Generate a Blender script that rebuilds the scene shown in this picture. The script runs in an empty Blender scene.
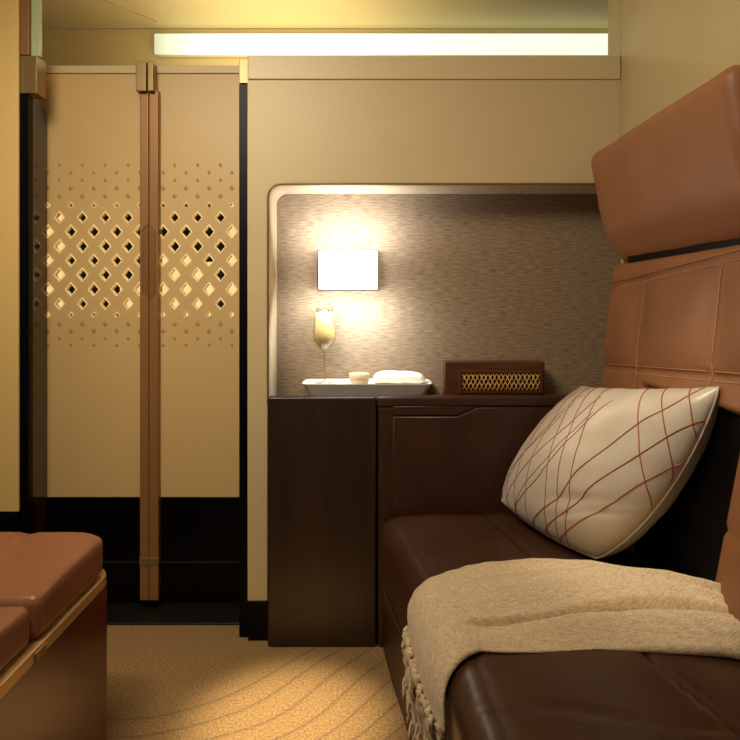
import bpy, bmesh, math, random
from mathutils import Vector, Matrix, noise
random.seed(7)
F = 620.0; EYE = 1.015
C = bpy.context.scene.collection
S = bpy.context.scene
def lerp(a,b,t): return a+(b-a)*t
def clamp(x,a=0.,b=1.): return max(a,min(b,x))
def sstep(a,b,x):
    t=clamp((x-a)/(b-a)); return t*t*(3-2*t)
def interp(tab,x):
    tab=sorted(tab)
    if x<=tab[0][0]: return tab[0][1]
    for (x0,y0),(x1,y1) in zip(tab,tab[1:]):
        if x<=x1: return lerp(y0,y1,(x-x0)/(x1-x0))
    return tab[-1][1]
def lin(c):
    return tuple(((v/255)/12.92 if v/255<=.04045 else ((v/255+.055)/1.055)**2.4) for v in c)+(1,)

# ---------------------------------------------------------------- materials
def mat(name, col, rough=.5, metal=0., spec=.5, emis=None, estr=0., var=0., vscale=8., vstretch=(1,1,1),
        bump=0., bscale=200., bstretch=(1,1,1), coat=0., sheen=0., trans=0.):
    m=bpy.data.materials.new(name); m.use_nodes=True
    n=m.node_tree.nodes; l=m.node_tree.links; b=n['Principled BSDF']
    c=lin(col); b.inputs['Base Color'].default_value=c
    b.inputs['Roughness'].default_value=rough; b.inputs['Metallic'].default_value=metal
    b.inputs['Specular IOR Level'].default_value=spec
    b.inputs['Coat Weight'].default_value=coat; b.inputs['Coat Roughness'].default_value=.12
    b.inputs['Sheen Weight'].default_value=sheen
    b.inputs['Transmission Weight'].default_value=trans
    if emis: b.inputs['Emission Color'].default_value=lin(emis); b.inputs['Emission Strength'].default_value=estr
    tc=n.new('ShaderNodeTexCoord')
    def nz(scale,stretch,detail=5):
        mp=n.new('ShaderNodeMapping'); mp.inputs['Scale'].default_value=stretch
        l.new(tc.outputs['Object'],mp.inputs['Vector'])
        t=n.new('ShaderNodeTexNoise'); t.inputs['Scale'].default_value=scale; t.inputs['Detail'].default_value=detail
        l.new(mp.outputs[0],t.inputs['Vector']); return t
    t=nz(vscale,vstretch)
    r=n.new('ShaderNodeValToRGB'); r.color_ramp.elements[0].position=.3; r.color_ramp.elements[1].position=.7
    v=max(var,.02)
    r.color_ramp.elements[0].color=tuple(x*(1-v) for x in c[:3])+(1,)
    r.color_ramp.elements[1].color=tuple(min(1,x*(1+v)) for x in c[:3])+(1,)
    l.new(t.outputs['Fac'],r.inputs[0]); l.new(r.outputs[0],b.inputs['Base Color'])
    if bump>0:
        t2=nz(bscale,bstretch,3); bp=n.new('ShaderNodeBump'); bp.inputs['Strength'].default_value=bump; bp.inputs['Distance'].default_value=.002
        l.new(t2.outputs['Fac'],bp.inputs['Height']); l.new(bp.outputs[0],b.inputs['Normal'])
    m['ok']=1
    return m
M={}
M['cream']=mat('cream_panel',(206,184,140),.45,var=.03,vscale=3)
M['creamband']=mat('cream_band',(214,192,148),.4,var=.02)
M['creamside']=mat('cream_side_wall',(202,184,136),.45,var=.03)
M['yellow']=mat('cream_left',(236,200,128),.45,var=.03,vscale=2)
M['door']=mat('door_lacquer',(214,180,124),.42,var=.03,vscale=2)
M['dimple']=mat('door_dimple',(180,146,94),.5)
M['rim']=mat('door_rim',(255,232,180),.3,emis=(255,214,140),estr=.25)  # pale tone and faint glow stand in for light caught on bevels
M['glowpanel']=mat('corridor_glow_cream',(255,240,200),.6,emis=(255,222,150),estr=.85)  # self-glow in place of light falling on the corridor
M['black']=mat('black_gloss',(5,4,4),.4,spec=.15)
M['darkwall']=mat('dark_corridor',(24,13,7),.7)
M['jamb']=mat('brown_jamb',(50,28,14),.15,coat=.6)
M['stile']=mat('bronze_stile',(158,114,68),.38,metal=.25,var=.06,vscale=4,vstretch=(1,1,.1))
M['stiledark']=mat('bronze_groove',(140,100,60),.4,metal=.3)
M['cap']=mat('bronze_cap',(150,124,84),.35,metal=.5)
M['ceil']=mat('ceiling_paint',(228,206,150),.6,var=.03,vscale=1)
M['cabin']=mat('dark_cabinet_wood',(46,29,20),.38,var=.25,vscale=6,vstretch=(4,4,.3),bump=.05,bscale=30,coat=.1)
M['consol']=mat('console_brown',(60,32,18),.42,var=.2,vscale=10,bump=.15,bscale=180)
M['leather']=mat('tan_leather',(150,99,62),.42,var=.10,vscale=5,bump=.25,bscale=260)
M['leatherseam']=mat('tan_thread',(205,150,105),.5)
M['headl']=mat('headrest_leather',(156,104,68),.48,var=.10,vscale=4,vstretch=(1,1,1),bump=.3,bscale=120,bstretch=(1,.25,1))
M['seat']=mat('dark_brown_leather',(70,43,27),.33,var=.18,vscale=7,bump=.3,bscale=160)
M['otto']=mat('ottoman_leather',(146,95,66),.38,var=.08,vscale=5,bump=.22,bscale=240)
M['veneer']=mat('walnut_veneer',(104,50,27),.28,var=.2,vscale=3,vstretch=(1,.3,1),coat=.3)
M['trim']=mat('light_wood_trim',(214,172,118),.3,var=.06,metal=.3)
M['white']=mat('white_ceramic',(244,238,224),.3)
M['towel']=mat('white_towel',(250,246,236),.9,bump=.6,bscale=500)
M['bowl']=mat('beige_bowl',(196,170,130),.4)
M['thread']=mat('red_thread',(164,84,66),.6)
M['fringe']=mat('fringe_yarn',(226,202,164),.95,var=.15,vscale=60)
M['frame']=mat('lamp_frame',(60,50,36),.5)
M['shade']=mat('lamp_diffuser',(255,250,240),.5,emis=(255,248,232),estr=4)
M['cove']=mat('cove_diffuser',(240,255,240),.5,emis=(228,250,222),estr=1.15)
def fade(m):
    n=m.node_tree.nodes; l=m.node_tree.links; b=n['Principled BSDF']; tc=n.new('ShaderNodeTexCoord'); sp=n.new('ShaderNodeSeparateXYZ'); l.new(tc.outputs['Object'],sp.inputs[0])
    mr=n.new('ShaderNodeMapRange'); mr.inputs['From Min'].default_value=-1.03; mr.inputs['From Max'].default_value=-.82; mr.inputs['To Min'].default_value=.35; mr.inputs['To Max'].default_value=1.05
    l.new(sp.outputs['X'],mr.inputs['Value']); l.new(mr.outputs[0],b.inputs['Emission Strength'])
fade(M['cove'])
M['wood']=mat('box_wood',(84,46,24),.3,var=.25,vscale=12,vstretch=(.3,1,3),coat=.2)
M['wooddark']=mat('box_dark_back',(26,12,6),.5)
M['lattice']=mat('lattice_inlay',(235,180,105),.4)
M['plastic']=mat('clear_strip',(190,200,160),.2,var=.02)
# glass
def glass(name,col,rough=0.0,ior=1.3):
    m=bpy.data.materials.new(name); m.use_nodes=True; n=m.node_tree.nodes; l=m.node_tree.links
    n.clear(); o=n.new('ShaderNodeOutputMaterial'); mx=n.new('ShaderNodeMixShader')
    t=n.new('ShaderNodeBsdfTransparent'); t.inputs[0].default_value=lin(col)
    g=n.new('ShaderNodeBsdfGlossy'); g.inputs['Roughness'].default_value=.05
    f=n.new('ShaderNodeLayerWeight'); f.inputs[0].default_value=.35
    ma=n.new('ShaderNodeMath'); ma.operation='MULTIPLY_ADD'; ma.inputs[1].default_value=.35; ma.inputs[2].default_value=.03
    l.new(f.outputs['Facing'],ma.inputs[0]); l.new(ma.outputs[0],mx.inputs[0]); l.new(t.outputs[0],mx.inputs[1]); l.new(g.outputs[0],mx.inputs[2]); l.new(mx.outputs[0],o.inputs[0])
    return m
M['glass']=glass('clear_glass',(246,244,236))
M['wine']=mat('champagne',(214,190,132),.25,emis=(240,214,150),estr=.05)  # slight glow put in to brighten the drink
# woven fabric of the niche
def woven(name,c1,c2,scale,stretch,bump,wscale=0):
    m=mat(name,c1,.85,sheen=.1); n=m.node_tree.nodes; l=m.node_tree.links; b=n['Principled BSDF']
    tc=n.new('ShaderNodeTexCoord'); mp=n.new('ShaderNodeMapping'); mp.inputs['Scale'].default_value=stretch
    l.new(tc.outputs['Object'],mp.inputs[0]); t=n.new('ShaderNodeTexNoise'); t.inputs['Scale'].default_value=scale; t.inputs['Detail'].default_value=6
    l.new(mp.outputs[0],t.inputs['Vector']); r=n.new('ShaderNodeValToRGB')
    r.color_ramp.elements[0].position=.35; r.color_ramp.elements[1].position=.65
    r.color_ramp.elements[0].color=lin(c1); r.color_ramp.elements[1].color=lin(c2)
    l.new(t.outputs['Fac'],r.inputs[0]); l.new(r.outputs[0],b.inputs['Base Color'])
    bp=n.new('ShaderNodeBump'); bp.inputs['Strength'].default_value=bump; bp.inputs['Distance'].default_value=.002
    l.new(t.outputs['Fac'],bp.inputs['Height']); l.new(bp.outputs[0],b.inputs['Normal']); return m
M['niche']=woven('niche_fabric',(124,101,74),(158,133,102),34,(1.0,1,7),.45)
def weave():
    m=mat('blanket_weave',(214,180,134),.95,sheen=.35); n=m.node_tree.nodes; l=m.node_tree.links; b=n['Principled BSDF']; tc=n.new('ShaderNodeTexCoord'); o=[]
    for st in((14,1.6,14),(1.6,16,2.5)):
        mp=n.new('ShaderNodeMapping'); mp.inputs['Scale'].default_value=st; l.new(tc.outputs['Object'],mp.inputs[0])
        t=n.new('ShaderNodeTexNoise'); t.inputs['Scale'].default_value=42; t.inputs['Detail'].default_value=4; l.new(mp.outputs[0],t.inputs['Vector']); o.append(t)
    ad=n.new('ShaderNodeMath'); ad.operation='ADD'; l.new(o[0].outputs['Fac'],ad.inputs[0]); l.new(o[1].outputs['Fac'],ad.inputs[1])
    mu=n.new('ShaderNodeMath'); mu.operation='MULTIPLY'; mu.inputs[1].default_value=.5; l.new(ad.outputs[0],mu.inputs[0])
    r=n.new('ShaderNodeValToRGB'); e=r.color_ramp.elements; e[0].position=.38; e[1].position=.60; e[0].color=lin((204,170,128)); e[1].color=lin((245,222,182))
    l.new(mu.outputs[0],r.inputs[0]); l.new(r.outputs[0],b.inputs['Base Color'])
    bp=n.new('ShaderNodeBump'); bp.inputs['Strength'].default_value=.8; bp.inputs['Distance'].default_value=.003; l.new(mu.outputs[0],bp.inputs['Height']); l.new(bp.outputs[0],b.inputs['Normal']); return m
M['blanket']=weave()
M['lining']=mat('niche_lining_cloth',(196,172,134),.8,var=.08,vscale=40)
M['rimline']=mat('niche_rim_bronze',(128,98,60),.4,metal=.2)
# satin
M['satin']=mat('satin_cream',(208,192,168),.30,var=.06,vscale=9,sheen=.3,spec=.7)
# carpet
def carpet():
    m=mat('carpet_pile',(176,132,74),.95,sheen=.3); n=m.node_tree.nodes; l=m.node_tree.links; b=n['Principled BSDF']
    tc=n.new('ShaderNodeTexCoord')
    dn=n.new('ShaderNodeTexNoise'); dn.inputs['Scale'].default_value=2.2; dn.inputs['Detail'].default_value=0; l.new(tc.outputs['Object'],dn.inputs['Vector'])
    mp=n.new('ShaderNodeMapping'); mp.inputs['Scale'].default_value=(1,1,0); l.new(tc.outputs['Object'],mp.inputs[0])
    dd=n.new('ShaderNodeVectorMath'); dd.operation='DISTANCE'; dd.inputs[1].default_value=(-.75,2.22,0); l.new(mp.outputs[0],dd.inputs[0])
    m1=n.new('ShaderNodeMath'); m1.operation='MULTIPLY_ADD'; m1.inputs[1].default_value=.14; l.new(dn.outputs['Fac'],m1.inputs[0]); l.new(dd.outputs['Value'],m1.inputs[2])
    m2=n.new('ShaderNodeMath'); m2.operation='MULTIPLY'; m2.inputs[1].default_value=1/.062; l.new(m1.outputs[0],m2.inputs[0])
    m3=n.new('ShaderNodeMath'); m3.operation='FRACT'; l.new(m2.outputs[0],m3.inputs[0])
    r0=n.new('ShaderNodeValToRGB'); e=r0.color_ramp.elements; e[0].position=0; e[0].color=(.5,.5,.5,1); e[1].position=.16; e[1].color=(1,1,1,1)
    x=e.new(.97); x.color=(1,1,1,1); x=e.new(1.0); x.color=(.5,.5,.5,1)
    l.new(m3.outputs[0],r0.inputs[0])
    gt=n.new('ShaderNodeMath'); gt.operation='GREATER_THAN'; gt.inputs[1].default_value=.78; l.new(m1.outputs[0],gt.inputs[0])
    r=n.new('ShaderNodeMix'); r.data_type='RGBA'; r.inputs[6].default_value=(1,1,1,1); l.new(gt.outputs[0],r.inputs[0]); l.new(r0.outputs[0],r.inputs[7])
    t=n.new('ShaderNodeTexNoise'); t.inputs['Scale'].default_value=160; t.inputs['Detail'].default_value=4; l.new(tc.outputs['Object'],t.inputs['Vector'])
    r2=n.new('ShaderNodeValToRGB'); r2.color_ramp.elements[0].position=.3; r2.color_ramp.elements[1].position=.7
    r2.color_ramp.elements[0].color=lin((122,90,48)); r2.color_ramp.elements[1].color=lin((178,140,84))
    l.new(t.outputs['Fac'],r2.inputs[0])
    mx=n.new('ShaderNodeMix'); mx.data_type='RGBA'; mx.blend_type='MULTIPLY'; mx.inputs[0].default_value=.75
    l.new(r2.outputs[0],mx.inputs[6]); l.new(r.outputs[2],mx.inputs[7]); l.new(mx.outputs[2],b.inputs['Base Color'])
    ad=n.new('ShaderNodeMath'); ad.operation='MULTIPLY_ADD'; ad.inputs[1].default_value=.35; l.new(t.outputs['Fac'],ad.inputs[0]); l.new(r.outputs[2],ad.inputs[2])
    bp=n.new('ShaderNodeBump'); bp.inputs['Strength'].default_value=.6; bp.inputs['Distance'].default_value=.006
    l.new(ad.outputs[0],bp.inputs['Height']); l.new(bp.outputs[0],b.inputs['Normal']); return m
M['carpet']=carpet()
def stone():
    return mat('dark_threshold_stone',(20,15,11),.5,var=.6,vscale=60,bump=.2,bscale=80)
M['stone']=stone()

# ---------------------------------------------------------------- builders
def link(o,parent=None):
    C.objects.link(o)
    if parent: o.parent=parent
    return o
def mesh_obj(name,bm,m,parent=None,smooth=True,loc=None,bevel=0,bseg=2):
    me=bpy.data.meshes.new(name); bmesh.ops.recalc_face_normals(bm,faces=bm.faces[:]); bm.to_mesh(me); bm.free()
    for x in (m if isinstance(m,(list,tuple)) else [m]): me.materials.append(x)
    for p in me.polygons: p.use_smooth=smooth
    o=bpy.data.objects.new(name,me); link(o,parent)
    if bevel:
        b=o.modifiers.new('b','BEVEL'); b.width=bevel; b.segments=bseg; b.limit_method='ANGLE'; b.harden_normals=True
    return o
def empty(name,loc=(0,0,0)):
    o=bpy.data.objects.new(name,None); o.empty_display_size=.05; o.location=loc; C.objects.link(o); return o
def keep(o,parent):      # parent while keeping world coordinates used in the mesh
    o.parent=parent; o.matrix_parent_inverse=Matrix.Translation(parent.location).inverted(); return o
def tag(o,label=None,cat=None,group=None,kind=None):
    if label:o['label']=label
    if cat:o['category']=cat
    if group:o['group']=group
    if kind:o['kind']=kind
    return o
def box(bm,x0,x1,y0,y1,z0,z1,mi=0):
    v=[bm.verts.new((x,y,z)) for x in(x0,x1) for y in(y0,y1) for z in(z0,z1)]
    for f in((0,1,3,2),(4,6,7,5),(0,4,5,1),(2,3,7,6),(0,2,6,4),(1,5,7,3)):
        fc=bm.faces.new([v[i] for i in f]); fc.material_index=mi
def bx(name,x0,x1,y0,y1,z0,z1,m,parent=None,bevel=.002):
    bm=bmesh.new(); box(bm,x0,x1,y0,y1,z0,z1)
    o=mesh_obj(name,bm,m,None,smooth=False,bevel=bevel)
    if parent: keep(o,parent)
    return o
def rbox(x0,x1,y0,y1,z0,z1,r,n=24,disp=None,bm=None):
    bm=bm or bmesh.new(); c=Vector(((x0+x1)/2,(y0+y1)/2,(z0+z1)/2)); h=Vector(((x1-x0)/2,(y1-y0)/2,(z1-z0)/2))
    cache={}
    def cell(hh):   # non-uniform stations: dense at the rounded ends
        k=5; s=[-hh+r*(1-math.cos(i/k*math.pi/2)) for i in range(k)]
        mm=max(1,int(n)); mid=[lerp(-hh+r,hh-r,i/mm) for i in range(mm+1)]
        return s+mid+[-q for q in s[::-1]]
    st=[cell(h[i]) for i in range(3)]
    def vert(p):
        key=tuple(round(q,6) for q in p)
        if key in cache: return cache[key]
        p=Vector(p); inn=Vector([clamp(p[i],-h[i]+r,h[i]-r) for i in range(3)])
        d=p-inn; nrm=d.normalized() if d.length>1e-9 else Vector((0,0,1)); q=inn+nrm*r
        q=q+c
        if disp: q=disp(q,nrm)
        v=bm.verts.new(q); cache[key]=v; return v
    for ax in range(3):
        a,b=[i for i in range(3) if i!=ax]
        for sgn in(-1,1):
            for i in range(len(st[a])-1):
                for j in range(len(st[b])-1):
                    q=[]
                    for (ii,jj) in((i,j),(i+1,j),(i+1,j+1),(i,j+1)):
                        p=[0,0,0]; p[ax]=sgn*h[ax]; p[a]=st[a][ii]; p[b]=st[b][jj]; q.append(vert(p))
                    if len(set(q))==4:
                        try: bm.faces.new(q)
                        except ValueError: pass
    return bm
def curve_panel(name,outlines,y,thick,m,bev=0,parent=None):
    """outlines: closed loops in the x,z plane; inner loops become holes; panel centred at y."""
    cu=bpy.data.curves.new(name,'CURVE'); cu.dimensions='2D'; cu.fill_mode='BOTH'; cu.extrude=thick/2-bev; cu.bevel_depth=bev; cu.bevel_resolution=1
    for ol in outlines:
        sp=cu.splines.new('POLY'); sp.points.add(len(ol)-1); sp.use_cyclic_u=True
        for p,(x,z) in zip(sp.points,ol): p.co=(x,z,0,1)
    t=bpy.data.objects.new('tmp',cu); C.objects.link(t)
    dg=bpy.context.evaluated_depsgraph_get(); me=bpy.data.meshes.new_from_object(t.evaluated_get(dg)); bpy.data.objects.remove(t)
    me.name=name; me.transform(Matrix.Translation((0,y,0))@Matrix.Rotation(math.pi/2,4,'X'))
    me.materials.clear(); me.materials.append(m)
    o=bpy.data.objects.new(name,me); C.objects.link(o)
    if parent: keep(o,parent)
    return o
def tube(bm,pts,r,seg=8,mi=0,taper=None):
    pts=[Vector(p) for p in pts]; rings=[]
    for i,p in enumerate(pts):
        t=(pts[min(i+1,len(pts)-1)]-pts[max(i-1,0)]).normalized()
        a=t.cross(Vector((0,0,1))); a=a.normalized() if a.length>1e-3 else Vector((1,0,0)); b=t.cross(a)
        rr=r*(taper(i/(len(pts)-1)) if taper else 1)
        rings.append([bm.verts.new(p+(a*math.cos(k*2*math.pi/seg)+b*math.sin(k*2*math.pi/seg))*rr) for k in range(seg)])
    for A,B in zip(rings,rings[1:]):
        for k in range(seg):
            f=bm.faces.new((A[k],A[(k+1)%seg],B[(k+1)%seg],B[k])); f.material_index=mi; f.smooth=True
    for R in(rings[0],rings[-1]):
        f=bm.faces.new(R); f.material_index=mi
def lathe(bm,prof,cx,cy,seg=32,mi=0):
    rings=[]
    for r,z in prof:
        if r<1e-6: rings.append([bm.verts.new((cx,cy,z))])
        else: rings.append([bm.verts.new((cx+r*math.cos(2*math.pi*k/seg),cy+r*math.sin(2*math.pi*k/seg),z)) for k in range(seg)])
    for A,B in zip(rings,rings[1:]):
        for k in range(seg):
            k2=(k+1)%seg
            q=[A[k%len(A)],A[k2%len(A)],B[k2%len(B)],B[k%len(B)]]; u=[]
            for v in q:
                if v not in u:u.append(v)
            if len(u)>2:
                f=bm.faces.new(u); f.material_index=mi
def rrect(x0,x1,z0,z1,r,rs=(1,1,1,1),k=8):
    out=[]
    for (cx,cz,a0),on in zip(((x1-r,z1-r,0),(x0+r,z1-r,90),(x0+r,z0+r,180),(x1-r,z0+r,270)),rs):
        if on:
            for i in range(k+1):
                a=math.radians(a0+90*i/k); out.append((cx+r*math.cos(a),cz+r*math.sin(a)))
        else: out.append((x1 if a0 in(0,270) else x0, z1 if a0 in(0,90) else z0))
    return out
def grid_faces(bm,G,close=False,mi=0):
    for A,B in zip(G,G[1:]):
        for j in range(len(A)-1):
            f=bm.faces.new((A[j],A[j+1],B[j+1],B[j])); f.material_index=mi

YC=1.81; YW=1.85; YN=2.0; YD=2.04; ZCT=.732; ZSEAT=.407
# ---------------------------------------------------------------- shell
fl=bx('floor',-1.6,1.2,-.9,3.2,-.06,-.012,M['black'],bevel=0); tag(fl,kind='structure')
bm=bmesh.new(); box(bm,-1.5,.70,-.8,1.935,-.012,0)
cp=mesh_obj('carpet',bm,M['carpet'],smooth=False); tag(cp,'golden beige carpet with curved carved lines between the footstool and the sofa','carpet')
th=bx('trim_threshold',-1.09,-.31,1.936,2.16,-.012,.006,M['stone']); th.name='trim_1'; tag(th,kind='structure')
# back wall panel with niche
XL,XR,ZT=-.364,.90,1.742
nx0,nx1,nzt=-.3075,.86,1.364
r=.045
outl=[(XL,.119),(nx0,.119)]+[(nx0,nzt-r)]
arc=[(nx0+r-r*math.cos(math.radians(a)), nzt-r+r*math.sin(math.radians(a))) for a in range(9,91,9)]
arc2=[(nx1-r+r*math.sin(math.radians(a)), nzt-r+r*math.cos(math.radians(a))) for a in range(0,91,9)]
outl+=arc+arc2+[(nx1,.119),(XR,.119),(XR,ZT-.002),(XL,ZT-.002)]
wb=curve_panel('wall_back',[outl],YW+.015,.03,M['cream'],.002); tag(wb,kind='structure')
# rim of the niche + lining
ZN=.703
path=[(nx0,ZN)]+[(nx0,nzt-r)]+arc+arc2+[(nx1,ZN)]
bm=bmesh.new(); G=[]
for y,o in((YW-.004,0),(YW-.006,.003),(YW-.004,.007),(YW+.02,.007),(YN,.007)):
    row=[]
    for i,(x,z) in enumerate(path):
        cx=clamp(x,nx0+r,nx1-r); cz=min(z,nzt-r); d=Vector((x-cx,z-cz)); d=d.normalized() if d.length>0 else Vector((0,1))
        row.append(bm.verts.new((x-d.x*o,y,z-d.y*o)))
    G.append(row)
grid_faces(bm,G); [setattr(f,'material_index',1) for f in bm.faces if f.calc_center_median().y<YW+.0]; nl=mesh_obj('niche_lining',bm,[M['lining'],M['rimline']],None); nl.parent=wb
bm=bmesh.new(); pts=[bm.verts.new((x,YN,z)) for x,z in [(x+(.006 if x<0 else -.006),z-(.006 if z>1 else 0)) for x,z in path]]; bm.faces.new(pts)
nb=mesh_obj('niche_fabric',bm,M['niche'],None,smooth=False); nb.parent=wb
tb=bx('top_band',XL,.746,YW-.006,YW+.045,ZT-.070,ZT,M['creamband'],wb,bevel=.003)
bs=bx('baseboard_back',XL,nx0+.004,YW-.003,YW+.06,-.012,.117,M['black'])
tag(bs,kind='structure')
# black jamb + cap at the right of the door
j=bx('trim_2',-.394,-.366,1.865,2.03,-.012,1.665,M['black']); tag(j,kind='structure')
k=bx('jamb_cap',-.394,-.366,1.865,2.03,1.667,1.742,M['cap'],j); 
# right side wall
bm=bmesh.new()
ol=[(-.9,-.05),(2.19,-.05),(2.19,2.32),(-.9,2.32)]
wr=bx('wall_right',.748,.79,-.9,1.849,-.012,2.32,M['creamside']); bx('upper_return',.748,.79,1.8492,1.95,1.745,2.32,M['creamside'],wr,bevel=0); tag(wr,kind='structure')
# left partition
wl=bx('wall_left',-1.6,-1.064,1.876,1.885,.374,2.3,M['yellow']); tag(wl,kind='structure')
bl=bx('baseboard_left',-1.6,-1.064,1.877,1.885,-.012,.372,M['black']); tag(bl,kind='structure')
jl=bx('trim_3',-1.09,-1.040,1.889,1.915,-.012,1.64,M['black']); tag(jl,kind='structure')
jc=bx('jamb_cap',-1.09,-1.016,1.889,1.945,1.645,1.76,M['cap'],jl)
jp=bx('upper_post',-1.09,-1.040,1.889,1.92,1.762,2.3,M['stile'],jl)
gp=bx('clear_strip',-1.039,-1.012,1.90,1.915,1.762,2.3,M['plastic'],jl)
# glossy brown panel the door slides into
bm=bmesh.new()
ol=[(1.93,-.01),(2.034,-.01),(2.034,1.60)]+[(2.034-.06+.06*math.cos(math.radians(a)),1.60+.06*math.sin(math.radians(a))) for a in range(10,91,16)]+[(1.93,1.66)]
A=[bm.verts.new((-1.06,y,z)) for y,z in ol]; B=[bm.verts.new((-1.09,y,z)) for y,z in ol]
bm.faces.new(A); bm.faces.new(B[::-1])
for i in range(len(ol)): bm.faces.new((A[i],A[(i+1)%len(ol)],B[(i+1)%len(ol)],B[i]))
pk=mesh_obj('trim_4',bm,M['jamb'],smooth=False); tag(pk,kind='structure')

# ---------------------------------------------------------------- sliding doors
def wx(px,s=304.): return (px-370)/s
def wz(py,s=304.): return EYE-(py-300)/s
rows=[(205.5,0,2.6),(217.6,1,5.0),(231.8,0,5.8),(246.4,1,5.8),(260.6,0,5.4),(274.9,1,5.8),(289.5,0,5.8),(304,1,5.0),(315,0,2.6)]
dimrows=[(165,1),(172.5,0),(180,1),(188,0),(196,1),(324,1),(331,0),(338.5,1),(345,0)]
SP=22.9
def diamonds(x0,x1,base):
    out=[];dim=[]
    for (py,par,hh) in rows:
        px=base+(SP/2 if par else 0)
        while px<x1-4:
            if px>x0+5: out.append((px,py,hh))
            px+=SP
    for (py,par) in dimrows:
        px=base+(SP/2 if par else 0)
        while px<x1-4:
            if px>x0+4: dim.append((px,py,2.6 if abs(py-260)<75 else 1.9))
            px+=SP
    return out,dim
def door(idx,x0,x1,base,stx0,stx1,label):
    zb,ztop=wz(497),wz(74)
    hs,dm=diamonds(x0,x1,base)
    holes=[[(wx(px),wz(py+h)),(wx(px-h*.82),wz(py)),(wx(px),wz(py-h)),(wx(px+h*.82),wz(py))] for px,py,h in hs]
    rect=[(wx(x0),zb),(wx(x1),zb),(wx(x1),ztop),(wx(x0),ztop)]
    root=curve_panel('door_%d'%idx,[rect]+holes,YD+.0075,.015,M['door'],0); tag(root,kind='structure')
    bm=bmesh.new()
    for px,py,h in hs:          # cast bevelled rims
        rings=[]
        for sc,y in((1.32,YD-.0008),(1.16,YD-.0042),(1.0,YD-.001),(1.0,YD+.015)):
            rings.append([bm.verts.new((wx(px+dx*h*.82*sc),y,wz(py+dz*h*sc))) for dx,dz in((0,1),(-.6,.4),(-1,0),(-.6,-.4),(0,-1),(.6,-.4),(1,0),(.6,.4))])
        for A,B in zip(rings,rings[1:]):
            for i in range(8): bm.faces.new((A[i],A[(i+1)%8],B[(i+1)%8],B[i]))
    rm=mesh_obj('perforation_rim_glint',bm,M['rim'],root); 
    bm=bmesh.new()
    for px,py,h in dm:
        P=[bm.verts.new((wx(px+dx*h),YD-.0006,wz(py+dz*h*1.2))) for dx,dz in((0,1),(-1,0),(0,-1),(1,0))]
        c=bm.verts.new((wx(px),YD-.0022,wz(py)))
        for i in range(4): bm.faces.new((P[i],P[(i+1)%4],c))
    mesh_obj('embossed_dimples',bm,M['dimple'],root,smooth=False)
    bx('lower_panel',wx(x0),wx(x1),YD,YD+.015,.04,zb-.002,M['black'],root)
    bx('lower_panel_ledge',wx(x0),wx(x1),YD-.004,YD-.0005,.150,.156,M['darkwall'],root,bevel=.001)
    bx('top_rail',wx(x0),wx(x1),YD-.006,YD+.018,ztop+.001,wz(66),M['creamband'],root)
    # meeting stile
    bx('stile',wx(stx0),wx(stx1),YD-.022,YD+.022,.036,wz(92),M['stile'],root,bevel=.003)
    bx('stile_foot',wx(stx0)-.001,wx(stx1)+.001,YD-.024,YD+.024,.15,.176,M['cap'],root,bevel=.002)
    bx('stile_cap',wx(stx0-2 if stx0<150 else stx0+.4),wx(stx1-.4 if stx0<150 else stx1-3),YD-.04,YD+.03,wz(95),wz(65),M['cap'],root,bevel=.003)
    # half of the long hexagonal pull
    s=-1 if stx0<150 else 1; xc=151.
    pts=[(xc+s*.4,224),(xc+s*6.5,231),(xc+s*6.5,293),(xc+s*.4,300)]
    bm=bmesh.new()
    for a,b in zip(pts,pts[1:]):
        tube(bm,[(wx(a[0]),YD-.0225,wz(a[1])),(wx(b[0]),YD-.0225,wz(b[1]))],.0014,6)
    P=[bm.verts.new((wx(x),YD-.0225,wz(y))) for x,y in [(xc+s*.6,225.5),(xc+s*6,231.5),(xc+s*6,292.5),(xc+s*.6,298.5)]]; bm.faces.new(P)
    mesh_obj('handle_recess',bm,M['stiledark'],root,smooth=False)
    return root
door(1,32,145,48,142,150.8,'')
door(2,157,242,163.2,151.2,160.5,'')
# corridor beyond the doors
cw=bx('wall_corridor',-1.6,.9,2.42,2.46,-.012,1.66,M['darkwall'],bevel=0); tag(cw,kind='structure')
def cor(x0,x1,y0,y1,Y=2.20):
    s=F/Y; return bx('corridor_glow_panel',(x0-370)/s,(x1-370)/s,Y,Y+.01,wz(y1,s),wz(y0,s),M['glowpanel'],cw,bevel=0)  # added panels that glow through the bright door holes
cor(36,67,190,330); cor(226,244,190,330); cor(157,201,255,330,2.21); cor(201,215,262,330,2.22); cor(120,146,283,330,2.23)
# ceiling and far light
ce=bx('ceiling',-2.4,1.6,-.9,2.98,2.32,2.36,M['ceil'],bevel=0); tag(ce,kind='structure')
wf=bx('wall_far',-2.4,1.6,2.985,3.03,-.012,2.32,M['ceil'],bevel=0); tag(wf,kind='structure')
cs=empty('ceiling_light',(0.08,2.965,2.25)); tag(cs,'long pale green-white light strip glowing above the cream wall','light')
o=bx('diffuser',-1.03,1.22,2.955,2.975,2.190,2.286,M['cove'],cs,bevel=.004)
o=bx('housing',-1.02,1.24,2.977,2.984,2.18,2.30,M['creamband'],cs)
bm=bmesh.new(); tube(bm,[(-1.55,2.2,2.319),(-1.15,2.7,2.319),(-1.0,2.9,2.319)],.003,6)
o=mesh_obj('trim_5',bm,M['dimple']); tag(o,kind='structure')

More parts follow.
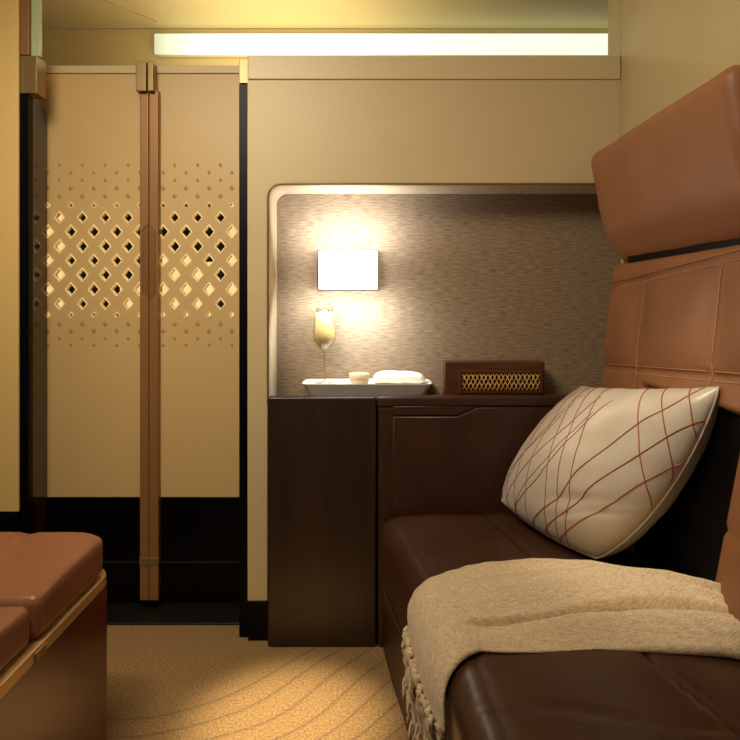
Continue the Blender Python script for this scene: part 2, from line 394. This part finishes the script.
# ---------------------------------------------------------------- side cabinet
cb=empty('side_cabinet',(-.14,1.92,0)); tag(cb,'tall near-black wooden side cabinet under the lamp, left of the sofa arm','cabinet')
bx('body',-.296,.015,YC+.036,1.995,0,ZN-.001,M['cabin'],cb,bevel=.004)
bx('front_panel',-.300,.019,YC,YC+.035,0,ZCT,M['cabin'],cb,bevel=.007)

# ---------------------------------------------------------------- sofa
sf=empty('sofa',(.36,1.3,0)); tag(sf,'brown leather built-in sofa with quilted tan back and large headrest','sofa')
XF=[(1.81,.022),(1.75,.024),(1.6,.05),(1.4,.082),(1.2,.108),(1.05,.122),(.85,.134),(.6,.140),(.1,.142)]
def xf(y): return interp(XF,y)
R=.052
def seat_pt(a,y,off=0.):
    """a: distance along the section from the top of the front face, over the rounded edge, onto the seat"""
    q=math.pi*R/2
    if a<0: p=Vector((xf(y),y,ZSEAT-R+a)); n=Vector((-1,0,0))
    elif a<q:
        t=a/R; p=Vector((xf(y)+R-R*math.cos(t),y,ZSEAT-R+R*math.sin(t))); n=Vector((-math.cos(t),0,math.sin(t)))
    else: p=Vector((xf(y)+R+a-q,y,ZSEAT)); n=Vector((0,0,1))
    return p+n*off
def groove(d,w=.006,dp=.006): return -dp*math.exp(-(d/w)**2)
def seat_build():
    bm=bmesh.new(); G=[]
    A=[-.17,-.13,-.09,-.05,-.02]+[i*math.pi*R/2/8 for i in range(9)]
    ys=[.05+i*(1.765-.05)/150 for i in range(151)]
    for y in ys:
        row=[]; yend=sstep(1.765,1.72,y)
        aa=A+[math.pi*R/2+(.66-xf(y)-R)*((i+1)/56) for i in range(56)]
        for a in aa:
            base=seat_pt(a,y)
            off=0
            x=base.x
            off+=groove(y-1.00,.005,.007)*(a>.0) if False else 0
            if a>math.pi*R/2: off+=.008*math.sin(clamp((x-xf(y)-R)/.5)*math.pi)
            off+=groove(x-(xf(y)+R+.004),.004,.004) if a>R else 0
            off+=groove(x-interp([(1.8,.31),(1.58,.355),(1.02,.474),(.87,.518),(.1,.56)],y),.005,.007)
            if y<1.02 and a>R: off+=groove(y-.90-.03*math.sin(x*9),.01,.003)
            off+=groove(a+.012,.004,.004)
            off+=.0035*noise.noise(Vector((x*7,y*6,1)))
            p=seat_pt(a,y,off)
            k=1-yend
            if k>0: p.z-=.006*k*k; p.x+=.015*k*k*(a<math.pi*R/2)
            row.append(bm.verts.new(p))
        G.append(row)
    grid_faces(bm,G)
    # bottom and ends
    e0=G[0]; e1=G[-1]
    for e in(e0,e1):
        lo=[bm.verts.new((v.co.x,v.co.y,.19)) for v in (e[0],e[-1])]
        bm.faces.new([*e,lo[1],lo[0]])
    return bm
o=mesh_obj('seat_cushion',seat_build(),M['seat']); keep(o,sf)
# base below the cushion
bm=bmesh.new(); ys=[.05,.4,.7,1.0,1.2,1.35,1.5,1.65,1.80]
A=[];
for y in ys: A.append([bm.verts.new(p) for p in((xf(y)+.016,y,0),(xf(y)+.014,y,.225),(.70,y,.225),(.70,y,0))])
for P,Q in zip(A,A[1:]):
    for i in range(4): bm.faces.new((P[i],P[(i+1)%4],Q[(i+1)%4],Q[i]))
bm.faces.new(A[0]); bm.faces.new(A[-1][::-1])
o=mesh_obj('base',bm,M['consol'],smooth=False); keep(o,sf)
bm=bmesh.new(); tube(bm,[tuple(seat_pt(-.125,y,.001)) for y in [.05+i*.05 for i in range(35)]],.003,6); o=mesh_obj('front_piping',bm,M['seat']); keep(o,sf)
# end arm (console) at the far end
def cx(px,s=343.): return (px-370)/s
def cz(py,s=343.): return EYE-(py-300)/s
bx('arm_body',.024,.735,YC-.0,1.995,0,ZN-.001,M['consol'],sf,bevel=.004)
o=mesh_obj('arm_top',rbox(.021,.735,YC-.006,YC+.036,ZN,ZCT+.002,.008,10),M['consol']); keep(o,sf)
ol=[(cx(394),.38),(cx(394),cz(417)),(cx(457),cz(417)),(cx(477),cz(408)),(cx(580),cz(408)),(cx(580),.38)]
ap=curve_panel('arm_panel',[ol],YC-.009,.016,M['consol'],.004,sf)
ol=[(cx(394),cz(414)),(cx(394),cz(406.5)),(cx(473),cz(406.5)),(cx(456),cz(414))]
o=curve_panel('arm_latch',[ol],YC-.007,.012,M['consol'],.002,ap)
# quilted back
def xb(z,y): return .655+.11*(z-.75)
ZS=lambda y:[1.055+.075*(1.76-y),.825+.075*(1.76-y),.60+.05*(1.76-y)]
YS=[2.3,1.553,1.22,.9,.6,.3]
def back_build():
    bm=bmesh.new(); G=[]; ny,nz=170,90
    y0,y1=.15,1.80; z0,z1=.38,1.165
    def P(y,z):
        d=0
        zs=ZS(y); dz=min(abs(z-q) for q in zs); dy=min(abs(y-(q+.02*(z-.9))) for q in YS)
        d+=groove(dz,.006,.006)
        if z<zs[0]: d+=groove(dy,.005,.003)
        d+=.008*(1-math.exp(-(dz/.04)**2))*(1-math.exp(-(dy/.05)**2)) if z<zs[0] else .006
        # stitched welts either side of vertical seams
        if z<zs[0]: d+=.003*math.exp(-((dy-.009)/.005)**2)
        d+=.002*noise.noise(Vector((y*8,z*8,3)))
        e=sstep(1.74,1.80,y); d-=.03*e*e
        d-=.03*sstep(.815,.800,z)*sstep(1.52,1.48,y)
        e=sstep(1.095,1.135+.02*(1.76-y),z-.02*(1.76-y)*0); d-=.055*e*e; d=max(d,-.06)
        return Vector((min(xb(z,y)-d,.736),y,z))
    for i in range(ny+1):
        y=lerp(y0,y1,i/ny); G.append([bm.verts.new(P(y,lerp(z0,z1,j/nz))) for j in range(nz+1)])
    grid_faces(bm,G)
    Bk=[[bm.verts.new((.742,v.co.y,v.co.z)) for v in (row[0],row[-1])] for row in G]
    for i in range(ny):
        bm.faces.new((G[i][0],G[i+1][0],Bk[i+1][0],Bk[i][0])); bm.faces.new((G[i][-1],G[i+1][-1],Bk[i+1][1],Bk[i][1])); bm.faces.new((Bk[i][0],Bk[i][1],Bk[i+1][1],Bk[i+1][0]))
    for i in(0,-1): bm.faces.new([*G[i],Bk[i][1],Bk[i][0]])
    return bm,P
bm,BP=back_build(); brs=mesh_obj('backrest',bm,M['leather']); keep(brs,sf)
# stitching threads
bm=bmesh.new()
for q in range(3):
    for dz in(-.009,.009):
        pts=[BP(y,ZS(y)[q]+dz)-Vector((.0006,0,0)) for y in [.2+i*.02 for i in range(78)]]
        tube(bm,pts,.0009,5)
for ysm in YS[1:]:
    for s_ in(-.009,):
        pts=[BP(ysm+.02*(z-.9)+s_,z)-Vector((.0004,0,0)) for z in [.45+i*.02 for i in range(60)] if z<ZS(ysm)[0]-.004]
        tube(bm,pts,.0010,5)
o=mesh_obj('stitching',bm,M['leatherseam']); keep(o,brs)
# headrest: thick rounded bolster leaning forward at its top
def hd(p,n):
    t=(p.z-1.118)/.312         # 0 bottom .. 1 top
    p=p.copy(); p.x+= -.064*t*(1 if n.x<.3 else .3) + .022*sstep(.30,-.02,t)*(n.x<.3)
    p.x-= .010*math.sin(clamp(t)*math.pi)*(n.x<-.2)
    p.x+= .004*noise.noise(Vector((p.y*3,p.z*14,2)))+.003*noise.noise(Vector((p.y*9,p.z*9,7)))
    return p
o=mesh_obj('headrest',rbox(.684,.722,1.075,1.762,1.118,1.432,.030,26,hd),M['headl']); keep(o,sf)
def hd2(p,n):
    t=(p.z-1.13)/.30; p=p.copy(); p.x+=-.05*t; return p
bm=bmesh.new(); tube(bm,[(.668-.01,1.072,1.43),(.70,1.070,1.28),(.725,1.072,1.13)],.006,8)
keep(bx('headrest_shade_strip',.702,.728,1.09,1.69,1.098,1.135,M['black']),sf)  # black strip put in for the shade band under the headrest
o=mesh_obj('headrest_piping',bm,M['seat']); keep(o,sf)
o=bx('headrest_shadow_gap',.70,.742,1.10,1.74,1.185,1.135+.08,M['black'],sf) if False else None
# black panel standing in for the cushion's shade, and the lit side bolster
def shade_tilt(p,n):
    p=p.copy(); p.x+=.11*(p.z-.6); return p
o=mesh_obj('cushion_shade_panel',rbox(.648,.672,1.02,1.478,.415,.805,.010,12,shade_tilt),M['black']); keep(o,sf)
def bol(p,n):
    t=(p.z-.40)/.42; p=p.copy(); p.x+=.10*(p.z-.6); p.y+=-.060*t if n.y>-.2 else 0; 
    p.x-=groove(p.z-.60,.006,.005) if n.x<-.5 else 0
    return p
o=mesh_obj('side_bolster',rbox(.643,.695,.60,1.165,.452,.80,.02,22,bol),M['leather']); keep(o,sf)

# ---------------------------------------------------------------- scatter cushion
PA=Vector((.362,1.70,.466)); PB=Vector((.512,1.40,.432)); PC=Vector((.658,1.172,.850)); PD=Vector((.572,1.68,.780))
PN=(PB-PA).cross(PD-PA).normalized()
if PN.dot(Vector((0,0,1))-PA)<0: PN=-PN
def pil(u,v,side):
    p=PA.lerp(PB,u).lerp(PD.lerp(PC,u),v)
    # pinched edges between pointed corners
    c=(PA+PB+PC+PD)/4
    eu=(1-(2*u-1)**2); ev=(1-(2*v-1)**2)
    Eu=(PB-PA+PC-PD)/2; Ev=(PD-PA+PC-PB)/2
    p+=Eu*(.16*ev**.8*(1-.35*v)*u**3-.10*ev*(1-.75*v)*(1-u)**3)-Ev*(.04*eu*(1-v)**3+.03*eu*v**3)
    hh=((1-abs(2*u-1)**2.6)*(1-abs(2*v-1)**2.6))**(.52 if side>0 else .42)
    w=(.006*noise.noise(Vector((u*4,v*4,side)))+.0015*noise.noise(Vector((u*9+v*5,v*11-u*4,side+3))))*hh
    w-=.007*(math.exp(-((v-.10-.35*(u-.3))/.022)**2)+.8*math.exp(-((v-.05-.55*(u-.55))/.018)**2))*sstep(.4,.9,u)*hh
    # creases running in from the lower right corner and edges
    w+=-.006*math.exp(-((v-.16-.25*(u-.5))/.035)**2)*sstep(.45,.75,u)*hh
    w+=.004*math.sin(u*38+v*9)*math.exp(-(1-v)/.10)*hh*1.2+ .003*math.sin(v*40+3*u)*math.exp(-(1-u)/.10)*hh
    T=.104 if side>0 else .118
    return p+PN*side*(hh*T+w)
def pillow():
    bm=bmesh.new(); n=70; Fr=[];Bk=[]
    for i in range(n+1):
        u=.5-.5*math.cos(math.pi*i/n); fr=[];bk=[]
        for j in range(n+1):
            v=.5-.5*math.cos(math.pi*j/n)
            a=bm.verts.new(pil(u,v,1)); fr.append(a)
            bk.append(a if i in(0,n) or j in(0,n) else bm.verts.new(pil(u,v,-1)))
        Fr.append(fr);Bk.append(bk)
    grid_faces(bm,Fr)
    for i in range(n):
        for j in range(n):
            q=[Bk[i][j],Bk[i][j+1],Bk[i+1][j+1],Bk[i+1][j]]
            if len(set(q))==4 and bm.faces.get(q) is None: bm.faces.new(q)
    return bm
pw=empty('scatter_cushion',(.5,1.5,.41)); tag(pw,'cream satin cushion with crossing thin red lines leaning against the sofa back','cushion')
STR=[(.0014,[(.66,-.06),(.79,.08),(.89,.26),(.95,.45),(1.0,.62)]),
(.0014,[(.55,-.04),(.74,.18),(.81,.37),(.90,.59),(.94,.70),(1.0,.84)]),
(.0014,[(.44,-.02),(.64,.20),(.69,.38),(.75,.54),(.82,.72),(.88,.83),(.95,.99)]),
(.0011,[(.25,.0),(.45,.25),(.51,.51),(.55,.66),(.60,.84)]),
(.0011,[(.15,.04),(.31,.30),(.40,.53),(.47,.73),(.50,.86)]),
(.0009,[(.03,.07),(.21,.36),(.29,.56),(.34,.79)]),
(.0009,[(.28,.04),(.44,.34),(.48,.53),(.55,.74)]),
(.0009,[(.06,.03),(.16,.22),(.24,.44),(.28,.64),(.33,.86)]),
(.0014,[(.88,1.01),(.93,.92),(.96,.86),(1.0,.75)]),
(.0014,[(.77,1.01),(.83,.90),(.91,.76),(.98,.61),(1.0,.52)]),
(.0014,[(.66,1.01),(.73,.89),(.83,.71),(.91,.55),(.98,.42),(1.0,.36)]),
(.0013,[(.42,.98),(.50,.82),(.57,.62),(.65,.41),(.72,.23),(.80,.0)]),
(.0012,[(.33,.95),(.40,.80),(.49,.57),(.58,.36),(.67,.16),(.73,.0)]),
(.0011,[(.24,.95),(.31,.79),(.42,.51),(.52,.30),(.59,.13),(.64,.0)]),
(.0009,[(.19,.90),(.26,.70),(.33,.38),(.40,.15),(.44,.0)]),
(.0009,[(.10,.85),(.17,.60),(.23,.32),(.27,.12),(.30,.0)]),
(.0009,[(.02,.70),(.08,.45),(.13,.22),(.16,.02)])]
def catmull(P,n=16):
    P=[Vector(p).to_3d() for p in P]; P=[P[0]*2-P[1]]+P+[P[-1]*2-P[-2]]; out=[]
    for i in range(1,len(P)-2):
        for k in range(n):
            t=k/n; a,b,c,d=P[i-1:i+3]
            out.append(.5*((2*b)+(c-a)*t+(2*a-5*b+4*c-d)*t*t+(3*b-a-3*c+d)*t**3))
    out.append(P[-2]); return out
bm=pillow()
for wdt,pl in STR:
    q=[p for p in catmull(pl) if -.01<=p.x<=1.01 and -.01<=p.y<=1.01]
    if len(q)<2: continue
    pts=[pil(clamp(p.x,.003,.997),clamp(p.y,.003,.997),1)+PN*.0002 for p in q]
    tube(bm,pts,wdt,6,1)
o=mesh_obj('cover',bm,[M['satin'],M['thread']]); keep(o,pw)
bm=bmesh.new(); ring=[(i/30,0) for i in range(30)]+[(1,i/30) for i in range(30)]+[(1-i/30,1) for i in range(30)]+[(0,1-i/30) for i in range(31)]
tube(bm,[pil(u,v,1) for u,v in ring],.0028,6); o=mesh_obj('edge_seam',bm,M['satin']); keep(o,pw)

# ---------------------------------------------------------------- throw blanket
bk=empty('throw_blanket',(.35,1.22,.41)); tag(bk,'folded oatmeal woven throw blanket with tassels lying across the sofa seat','blanket')
QA=math.pi*R/2
YFAR=[(-.05,1.30),(.0,1.31),(.05,1.325),(.11,1.36),(.2,1.40),(.3,1.405),(.42,1.38),(.50,1.31),(.56,1.22),(.62,1.13),(.74,1.07)]
YNEAR=[(-.05,.985),(.0,.995),(.05,1.03),(.10,1.065),(.3,1.068),(.5,1.045),(.74,1.0)]
def blk(a,b,layer=0):
    yf,yn=interp(YFAR,a),interp(YNEAR,a)
    if layer: yf-=.12; yn-=.012
    y=lerp(yf,yn,b)
    X=a
    edge=(1-abs(2*b-1)**4)
    big=sstep(.05,.6,a)
    h=.012+.024*big*sstep(0,.12,b)
    h+=edge*(.012+.020*big)
    # long folds converging to the right
    h+=(.006*math.sin(b*13+a*3.5+.6)+.004*math.sin(b*27-a*7))*sstep(.0,.25,a)*edge
    ck=.74-.10*sstep(.2,.6,a)+.02*math.sin(a*14)
    h+=-.012*sstep(ck-.012,ck+.012,b)*sstep(.06,.2,a)-.034*math.exp(-((b-ck-.018)/.020)**2)*sstep(.06,.2,a)
    h-=.014*math.exp(-((b-ck-.12-.03*math.sin(a*11))/.016)**2)*sstep(.22,.36,a)
    h+=.010*math.exp(-((b-ck-.12)/.08)**2)*sstep(.1,.3,a)
    h+=.016*math.exp(-((b-ck+.20)/.12)**2)*sstep(.2,.6,a)
    h-=.012*math.exp(-((b-.42-.10*a)/.03)**2)*sstep(.30,.5,a)
    h-=.018*math.exp(-((b-.25+.2*a)/.03)**2)*sstep(.34,.55,a)
    h+=.005*noise.noise(Vector((a*9,b*5,4)))+.0015*noise.noise(Vector((a*40,b*30,4)))
    if layer: h=.006+.010*edge
    h=max(h,.003)
    lim=.600-xf(y)-R+QA
    if a>lim:      # climbs the sofa back
        k=a-lim; p=seat_pt(lim,y,h); p.x+=.50*k; p.z+=k*.10*(1-b); return p
    return seat_pt(a,y,h)
def blanket(layer=0):
    bm=bmesh.new(); G=[]; na,nb=140,170
    a0,a1=(-.03 if not layer else .035),.72
    for i in range(na+1):
        a=lerp(a0,a1,i/na); row=[]
        for j in range(nb+1):
            b=j/nb; aa=a
            row.append(bm.verts.new(blk(aa,b,layer)))
        G.append(row)
    grid_faces(bm,G)
    # skirt down to the seat along both long edges and under
    for jj in(0,-1):
        low=[bm.verts.new(v.co-Vector((0,0,0))+ (Vector((0,(.004 if jj==0 else -.004),0)) )) for v in [g[jj] for g in G]]
        for i,v in enumerate(low):
            a=lerp(a0,a1,i/na); y=v.co.y; q=seat_pt(min(a,.5),y,.0085)
            if a<.5: v.co.x=q.x; v.co.z=q.z
            else: v.co.z=ZSEAT+.0085
        for i in range(na): bm.faces.new((G[i][jj],G[i+1][jj],low[i+1],low[i]))
    return bm
o=mesh_obj('woven_cloth',blanket(),M['blanket']); keep(o,bk)
so=o.modifiers.new('s','SOLIDIFY'); so.thickness=.004; so.offset=-1
# tassels
for i in range(17):
    b=(i+.5)/17+random.uniform(-.012,.012)
    for k in range(1):
        bm=bmesh.new(); p0=blk(-.028,clamp(b),0); L=random.uniform(.13,.165); ph=random.uniform(0,6)
        dx=random.uniform(-.006,.012); dy=random.uniform(-.012,.012)
        for s in range(2):
            pts=[]
            for t in range(15):
                q=t/14; an=ph+q*14+s*math.pi
                pts.append((p0.x-.002+dx*q+.0038*math.cos(an)+.005*math.sin(q*7+ph),p0.y+dy*q+.0038*math.sin(an)+.004*math.cos(q*6+ph),p0.z+.004-L*q))
            tube(bm,pts,.0046,6,taper=lambda q:1-.5*q)
        o=mesh_obj('tassel',bm,M['fringe']); keep(o,bk)

# ---------------------------------------------------------------- footstool
ot=empty('footstool',(-.85,1.0,0)); tag(ot,'padded brown leather footstool with light trim on a walnut base, bottom left','footstool')
def od(yc0,yc1,seams,xw):
    def f(p,n):
        p=p.copy()
        if n.z>.5:
            p.z+=groove(p.x+.774,.005,.006)
            for q in seams: p.z+=groove(p.y-q,.005,.004)
            p.z+=.006*math.sin(clamp((p.y-yc0)/(yc1-yc0))*math.pi)
        p.x+=.003*noise.noise(Vector((p.y*12,p.z*10,0))) if n.x>.4 else 0
        p.z+=.0025*noise.noise(Vector((p.x*9,p.y*9,5)))
        return p
    return f
def corner(p,n,f=None):
    # round the far right plan corner
    rr=.075; cxx,cyy=-.586-rr,1.419-rr
    if p.x>cxx and p.y>cyy:
        d=Vector((p.x-cxx,p.y-cyy)); m=max(abs(d.x),abs(d.y)); 
        if m>1e-6:
            d2=d.normalized()*m; p=p.copy(); p.x=cxx+d2.x; p.y=cyy+d2.y
    return p
f1=od(1.09,1.415,[],0); f2=od(.3,1.09,[.68],0)
o=mesh_obj('cushion',rbox(-1.25,-.586,1.094,1.419,.408,.489,.018,30,lambda p,n:corner(f1(p,n),n)),M['otto']); keep(o,ot)
o=mesh_obj('cushion',rbox(-1.25,-.592,.25,1.090,.408,.482,.018,34,f2),M['otto']); keep(o,ot)
bm=bmesh.new()
tube(bm,[(-.620,y,.4825) for y in [.3+.05*i for i in range(16)]],.0012,5); tube(bm,[(-.618,y,.4905) for y in [1.11+.03*i for i in range(9)]],.0012,5)
tube(bm,[(-.768,y,.4885) for y in [1.11+.03*i for i in range(10)]],.0012,5); tube(bm,[(-.780,y,.4885) for y in [1.11+.03*i for i in range(10)]],.0012,5)
o=mesh_obj('stitching',bm,M['leatherseam']); keep(o,ot)
def plan(x1,y1,rr): return [(-1.25,.25),(x1,.25)]+[(x1-rr+rr*math.cos(math.radians(q)),y1-rr+rr*math.sin(math.radians(q))) for q in range(0,91,10)]+[(-1.25,y1)]
def slab(name,pl,z0,z1,m,bev=.003):
    bm=bmesh.new(); A=[bm.verts.new((x,y,z1)) for x,y in pl]; B=[bm.verts.new((x,y,z0)) for x,y in pl]
    bm.faces.new(A); bm.faces.new(B[::-1])
    for i in range(len(pl)): bm.faces.new((A[i],A[(i+1)%len(pl)],B[(i+1)%len(pl)],B[i]))
    return keep(mesh_obj(name,bm,m,smooth=False,bevel=bev),ot)
trl=slab('trim_rail',plan(-.582,1.424,.07),.384,.407,M['trim'])
bx('latch',-.586,-.578,1.075,1.110,.386,.402,M['cap'],trl,bevel=.002)
slab('base',plan(-.590,1.415,.03),0,.383,M['veneer'])

# ---------------------------------------------------------------- wall lamp
lm=empty('wall_lamp',(-.07,2.02,1.06)); tag(lm,'small rectangular glowing wall lamp mounted in the niche above the flute','lamp')
LY=1.968; ls=F/(LY-.002); lx0,lx1=(318.5-370)/ls,(377.5-370)/ls; lz0,lz1=wz(289.5,ls),wz(251,ls)
o=mesh_obj('shade',rbox(lx0,lx1,LY,LY+.022,lz0,lz1,.003,4),M['shade']); keep(o,lm)
bm=bmesh.new()
for (a0,a1,c0,c1) in((lx0-.004,lx1+.004,lz1,lz1+.0045),(lx0-.004,lx1+.004,lz0-.0045,lz0),(lx0-.0045,lx0-.0002,lz0,lz1),(lx1+.0002,lx1+.003,lz0,lz1)):
    box(bm,a0,a1,LY-.006,LY+.026,c0,c1)
o=mesh_obj('frame',bm,M['frame'],smooth=False); keep(o,lm)
bx('mounting_plate',-.11,-.03,LY+.0225,1.999,1.06,1.12,M['frame'],lm)

# ---------------------------------------------------------------- things on the counter
tr=empty('serving_tray',(-.01,1.945,ZN)); tag(tr,'long white serving tray on the counter below the lamp','tray')
bm=bmesh.new(); G=[]
for off,z in((.030,ZN+.001),(.024,ZN+.012),(.0,ZN+.056),(-.003,ZN+.0595),(.004,ZN+.058),(.016,ZN+.052)):
    ol=rrect(-.205+off,.189-off,1.868+off,1.992-off,.018,k=5); G.append([bm.verts.new((x,y,z)) for x,y in ol])
for A,B in zip(G,G[1:]):
    for i in range(len(A)): bm.faces.new((A[i],A[(i+1)%len(A)],B[(i+1)%len(B)],B[i]))
bm.faces.new(G[0]); bm.faces.new(G[-1])
o=mesh_obj('tray_body',bm,M['white']); keep(o,tr)
TZ=ZN+.0525
fg=empty('champagne_flute',(-.142,1.93,TZ)); tag(fg,'slender champagne flute filled with pale gold drink, left on the tray','glass')
z=TZ; gx,gy=-.142,1.93
prof=[(0,z+.001),(.028,z+.001),(.029,z+.003),(.008,z+.006),(.0035,z+.014),(.003,z+.06),(.0035,z+.095),(.009,z+.105),(.024,z+.118),(.0325,z+.132),(.0345,z+.145),(.0335,z+.165),(.030,z+.20),(.0270,z+.2345),(.0262,z+.2345),(.0290,z+.20),(.0325,z+.165),(.0334,z+.146),(.0315,z+.134),(.023,z+.121),(.008,z+.108),(0,z+.105)]
bm=bmesh.new(); lathe(bm,prof,gx,gy); o=mesh_obj('glass',bm,M['glass']); keep(o,fg)
prof=[(0,z+.106),(.0078,z+.109),(.0226,z+.122),(.0310,z+.135),(.0328,z+.147),(.0319,z+.165),(.0285,z+.20),(.0268,z+.222),(0,z+.222)]
bm=bmesh.new(); lathe(bm,prof,gx,gy); o=mesh_obj('drink',bm,M['wine']); keep(o,fg)
bw=empty('snack_bowl',(-.033,1.91,TZ)); tag(bw,'tiny beige round bowl standing between the flute and rolled towel','bowl')
prof=[(0,0),(.022,0),(.030,.010),(.0315,.034),(.0295,.034),(.027,.014),(0,.010)]
bm=bmesh.new(); lathe(bm,[(a,b+TZ) for a,b in prof],-.033,1.91); o=mesh_obj('bowl_body',bm,M['bowl']); keep(o,bw)
bm=bmesh.new(); lathe(bm,[(0,TZ+.0145),(.027,TZ+.0145),(.0265,TZ+.026),(.012,TZ+.031),(0,TZ+.032)],-.033,1.91); o=mesh_obj('filling',bm,M['trim']); keep(o,bw)
def tw(p,n):
    p=p.copy(); p.z+=.0025*noise.noise(Vector((p.x*40,p.y*30,1))) ; p.z-= .009*sstep(.03,.02,abs(p.x-.09)-.05)*0
    p.z-=.010*clamp((abs(p.x-.085)-.045)/.04)*((p.z-TZ)/.034)
    return p
o=mesh_obj('rolled_towel',rbox(.010,.170,1.905,1.965,TZ+.0015,TZ+.037,.016,12,tw),M['towel']); tag(o,'white rolled hand towel lying at the right of the tray','towel')
# carved wooden box standing against the niche
bxr=empty('wooden_box',(.37,1.96,ZCT)); tag(bxr,'dark brown wooden box with carved gold lattice front on the sofa arm','box')
def sx(px,s): return (px-370)/s
s=322.
X0,X1=sx(444,s),sx(543,s); Z1=wz(361,s); yb=1.905
bx('body',X0,X1,yb,yb+.055,ZN+.001,Z1,M['wood'],bxr,bevel=.004)
lx0_,lx1_=sx(457,s),sx(540,s); lz0_,lz1_=wz(392,s),wz(369,s)
bm=bmesh.new()
box(bm,lx0_,lx1_,yb-.016,yb-.0005,lz0_,lz0_+.009); box(bm,lx0_,lx1_,yb-.016,yb-.0005,lz1_-.009,lz1_)
box(bm,lx0_,lx0_+.012,yb-.016,yb-.0005,lz0_+.009,lz1_-.009); box(bm,lx1_-.009,lx1_,yb-.016,yb-.0005,lz0_+.009,lz1_-.009)
ffr=o=mesh_obj('front_frame',bm,M['wood'],smooth=False,bevel=.0015); keep(o,bxr)
bx('inlay_back',lx0_+.0125,lx1_-.0095,yb-.006,yb-.001,lz0_+.0095,lz1_-.0095,M['wooddark'],bxr,bevel=0)
bm=bmesh.new(); a0,a1,b0,b1=lx0_+.012,lx1_-.009,lz0_+.009,lz1_-.009; n=9; w=(a1-a0)/n; h=(b1-b0)
for i in range(n):
    c0=a0+i*w; Y=yb-.010
    for (p,q) in(((c0,b0),(c0+w,b1)),((c0,b1),(c0+w,b0)),((c0,b0+h/2),(c0+w/2,b1)),((c0+w/2,b1),(c0+w,b0+h/2)),((c0+w,b0+h/2),(c0+w/2,b0)),((c0+w/2,b0),(c0,b0+h/2))):
        tube(bm,[(p[0],Y,p[1]),(q[0],Y,q[1])],.0017,5)
o=mesh_obj('lattice',bm,M['lattice']); keep(o,ffr)

# ---------------------------------------------------------------- lights
def area(name,loc,target,size,power,col,sy=None,spread=None):
    L=bpy.data.lights.new(name,'AREA'); L.energy=power; L.size=size; L.color=col
    if sy: L.shape='RECTANGLE'; L.size_y=sy
    if spread: L.spread=math.radians(spread)
    o=bpy.data.objects.new(name,L); o.location=loc; C.objects.link(o)
    o.rotation_euler=(Vector(target)-Vector(loc)).to_track_quat('-Z','Y').to_euler(); return o
def spot(name,loc,target,power,col,ang,blend=.6,rad=.05):
    L=bpy.data.lights.new(name,'SPOT'); L.energy=power; L.color=col; L.spot_size=math.radians(ang); L.spot_blend=blend; L.shadow_soft_size=rad
    o=bpy.data.objects.new(name,L); o.location=loc; C.objects.link(o)
    o.rotation_euler=(Vector(target)-Vector(loc)).to_track_quat('-Z','Y').to_euler(); return o
area('ceiling_wash',(-.5,.7,2.25),(-.2,1.85,1.1),.7,5.2,(1,.88,.68),spread=120)
area('headrest_fill',(-.5,.5,1.95),(.7,1.45,1.1),.35,3.8,(1,.87,.70),spread=120)
spot('carpet_spot',(-.25,1.2,2.25),(-.20,1.48,0),460,(1,.84,.58),15,1.0,.04)
spot('cushion_spot',(.0,.8,2.1),(.60,1.30,.60),46,(1,.92,.74),24,.9,.04)
area('door_wash',(-.75,.8,2.0),(-.75,2.0,.75),.5,4.6,(1,.86,.60),spread=110)
spot('footstool_spot',(-.75,.5,2.2),(-.78,1.2,.45),22,(1,.84,.62),34,.9,.06)
area('far_ceiling',(-.4,2.5,1.9),(-.4,2.6,2.4),.8,6,(1,.86,.55))
area('lamp_glow_up',(-.072,1.88,1.20),(-.072,1.998,1.27),.24,2.0,(.80,.89,1),.05)  # unseen light floated off the wall lamp to spread its glow upwards
area('lamp_glow_down',(-.072,1.88,1.0),(-.072,1.998,.90),.24,2.2,(.80,.89,1),.05)  # same added light, spreading the glow downwards
w=bpy.data.worlds.new('w'); S.world=w; w.use_nodes=True; w.node_tree.nodes['Background'].inputs[0].default_value=(1,.80,.55,1); w.node_tree.nodes['Background'].inputs[1].default_value=.07
# ---------------------------------------------------------------- camera
cam=bpy.data.cameras.new('camera'); cam.sensor_width=36; cam.lens=36*F/740; cam.shift_y=-70/740; cam.clip_start=.01
co=bpy.data.objects.new('camera',cam); co.location=(0,0,EYE); co.rotation_euler=(math.pi/2,0,0); C.objects.link(co); S.camera=co
S.view_settings.view_transform='Standard'; S.view_settings.look='None'; S.view_settings.exposure=0
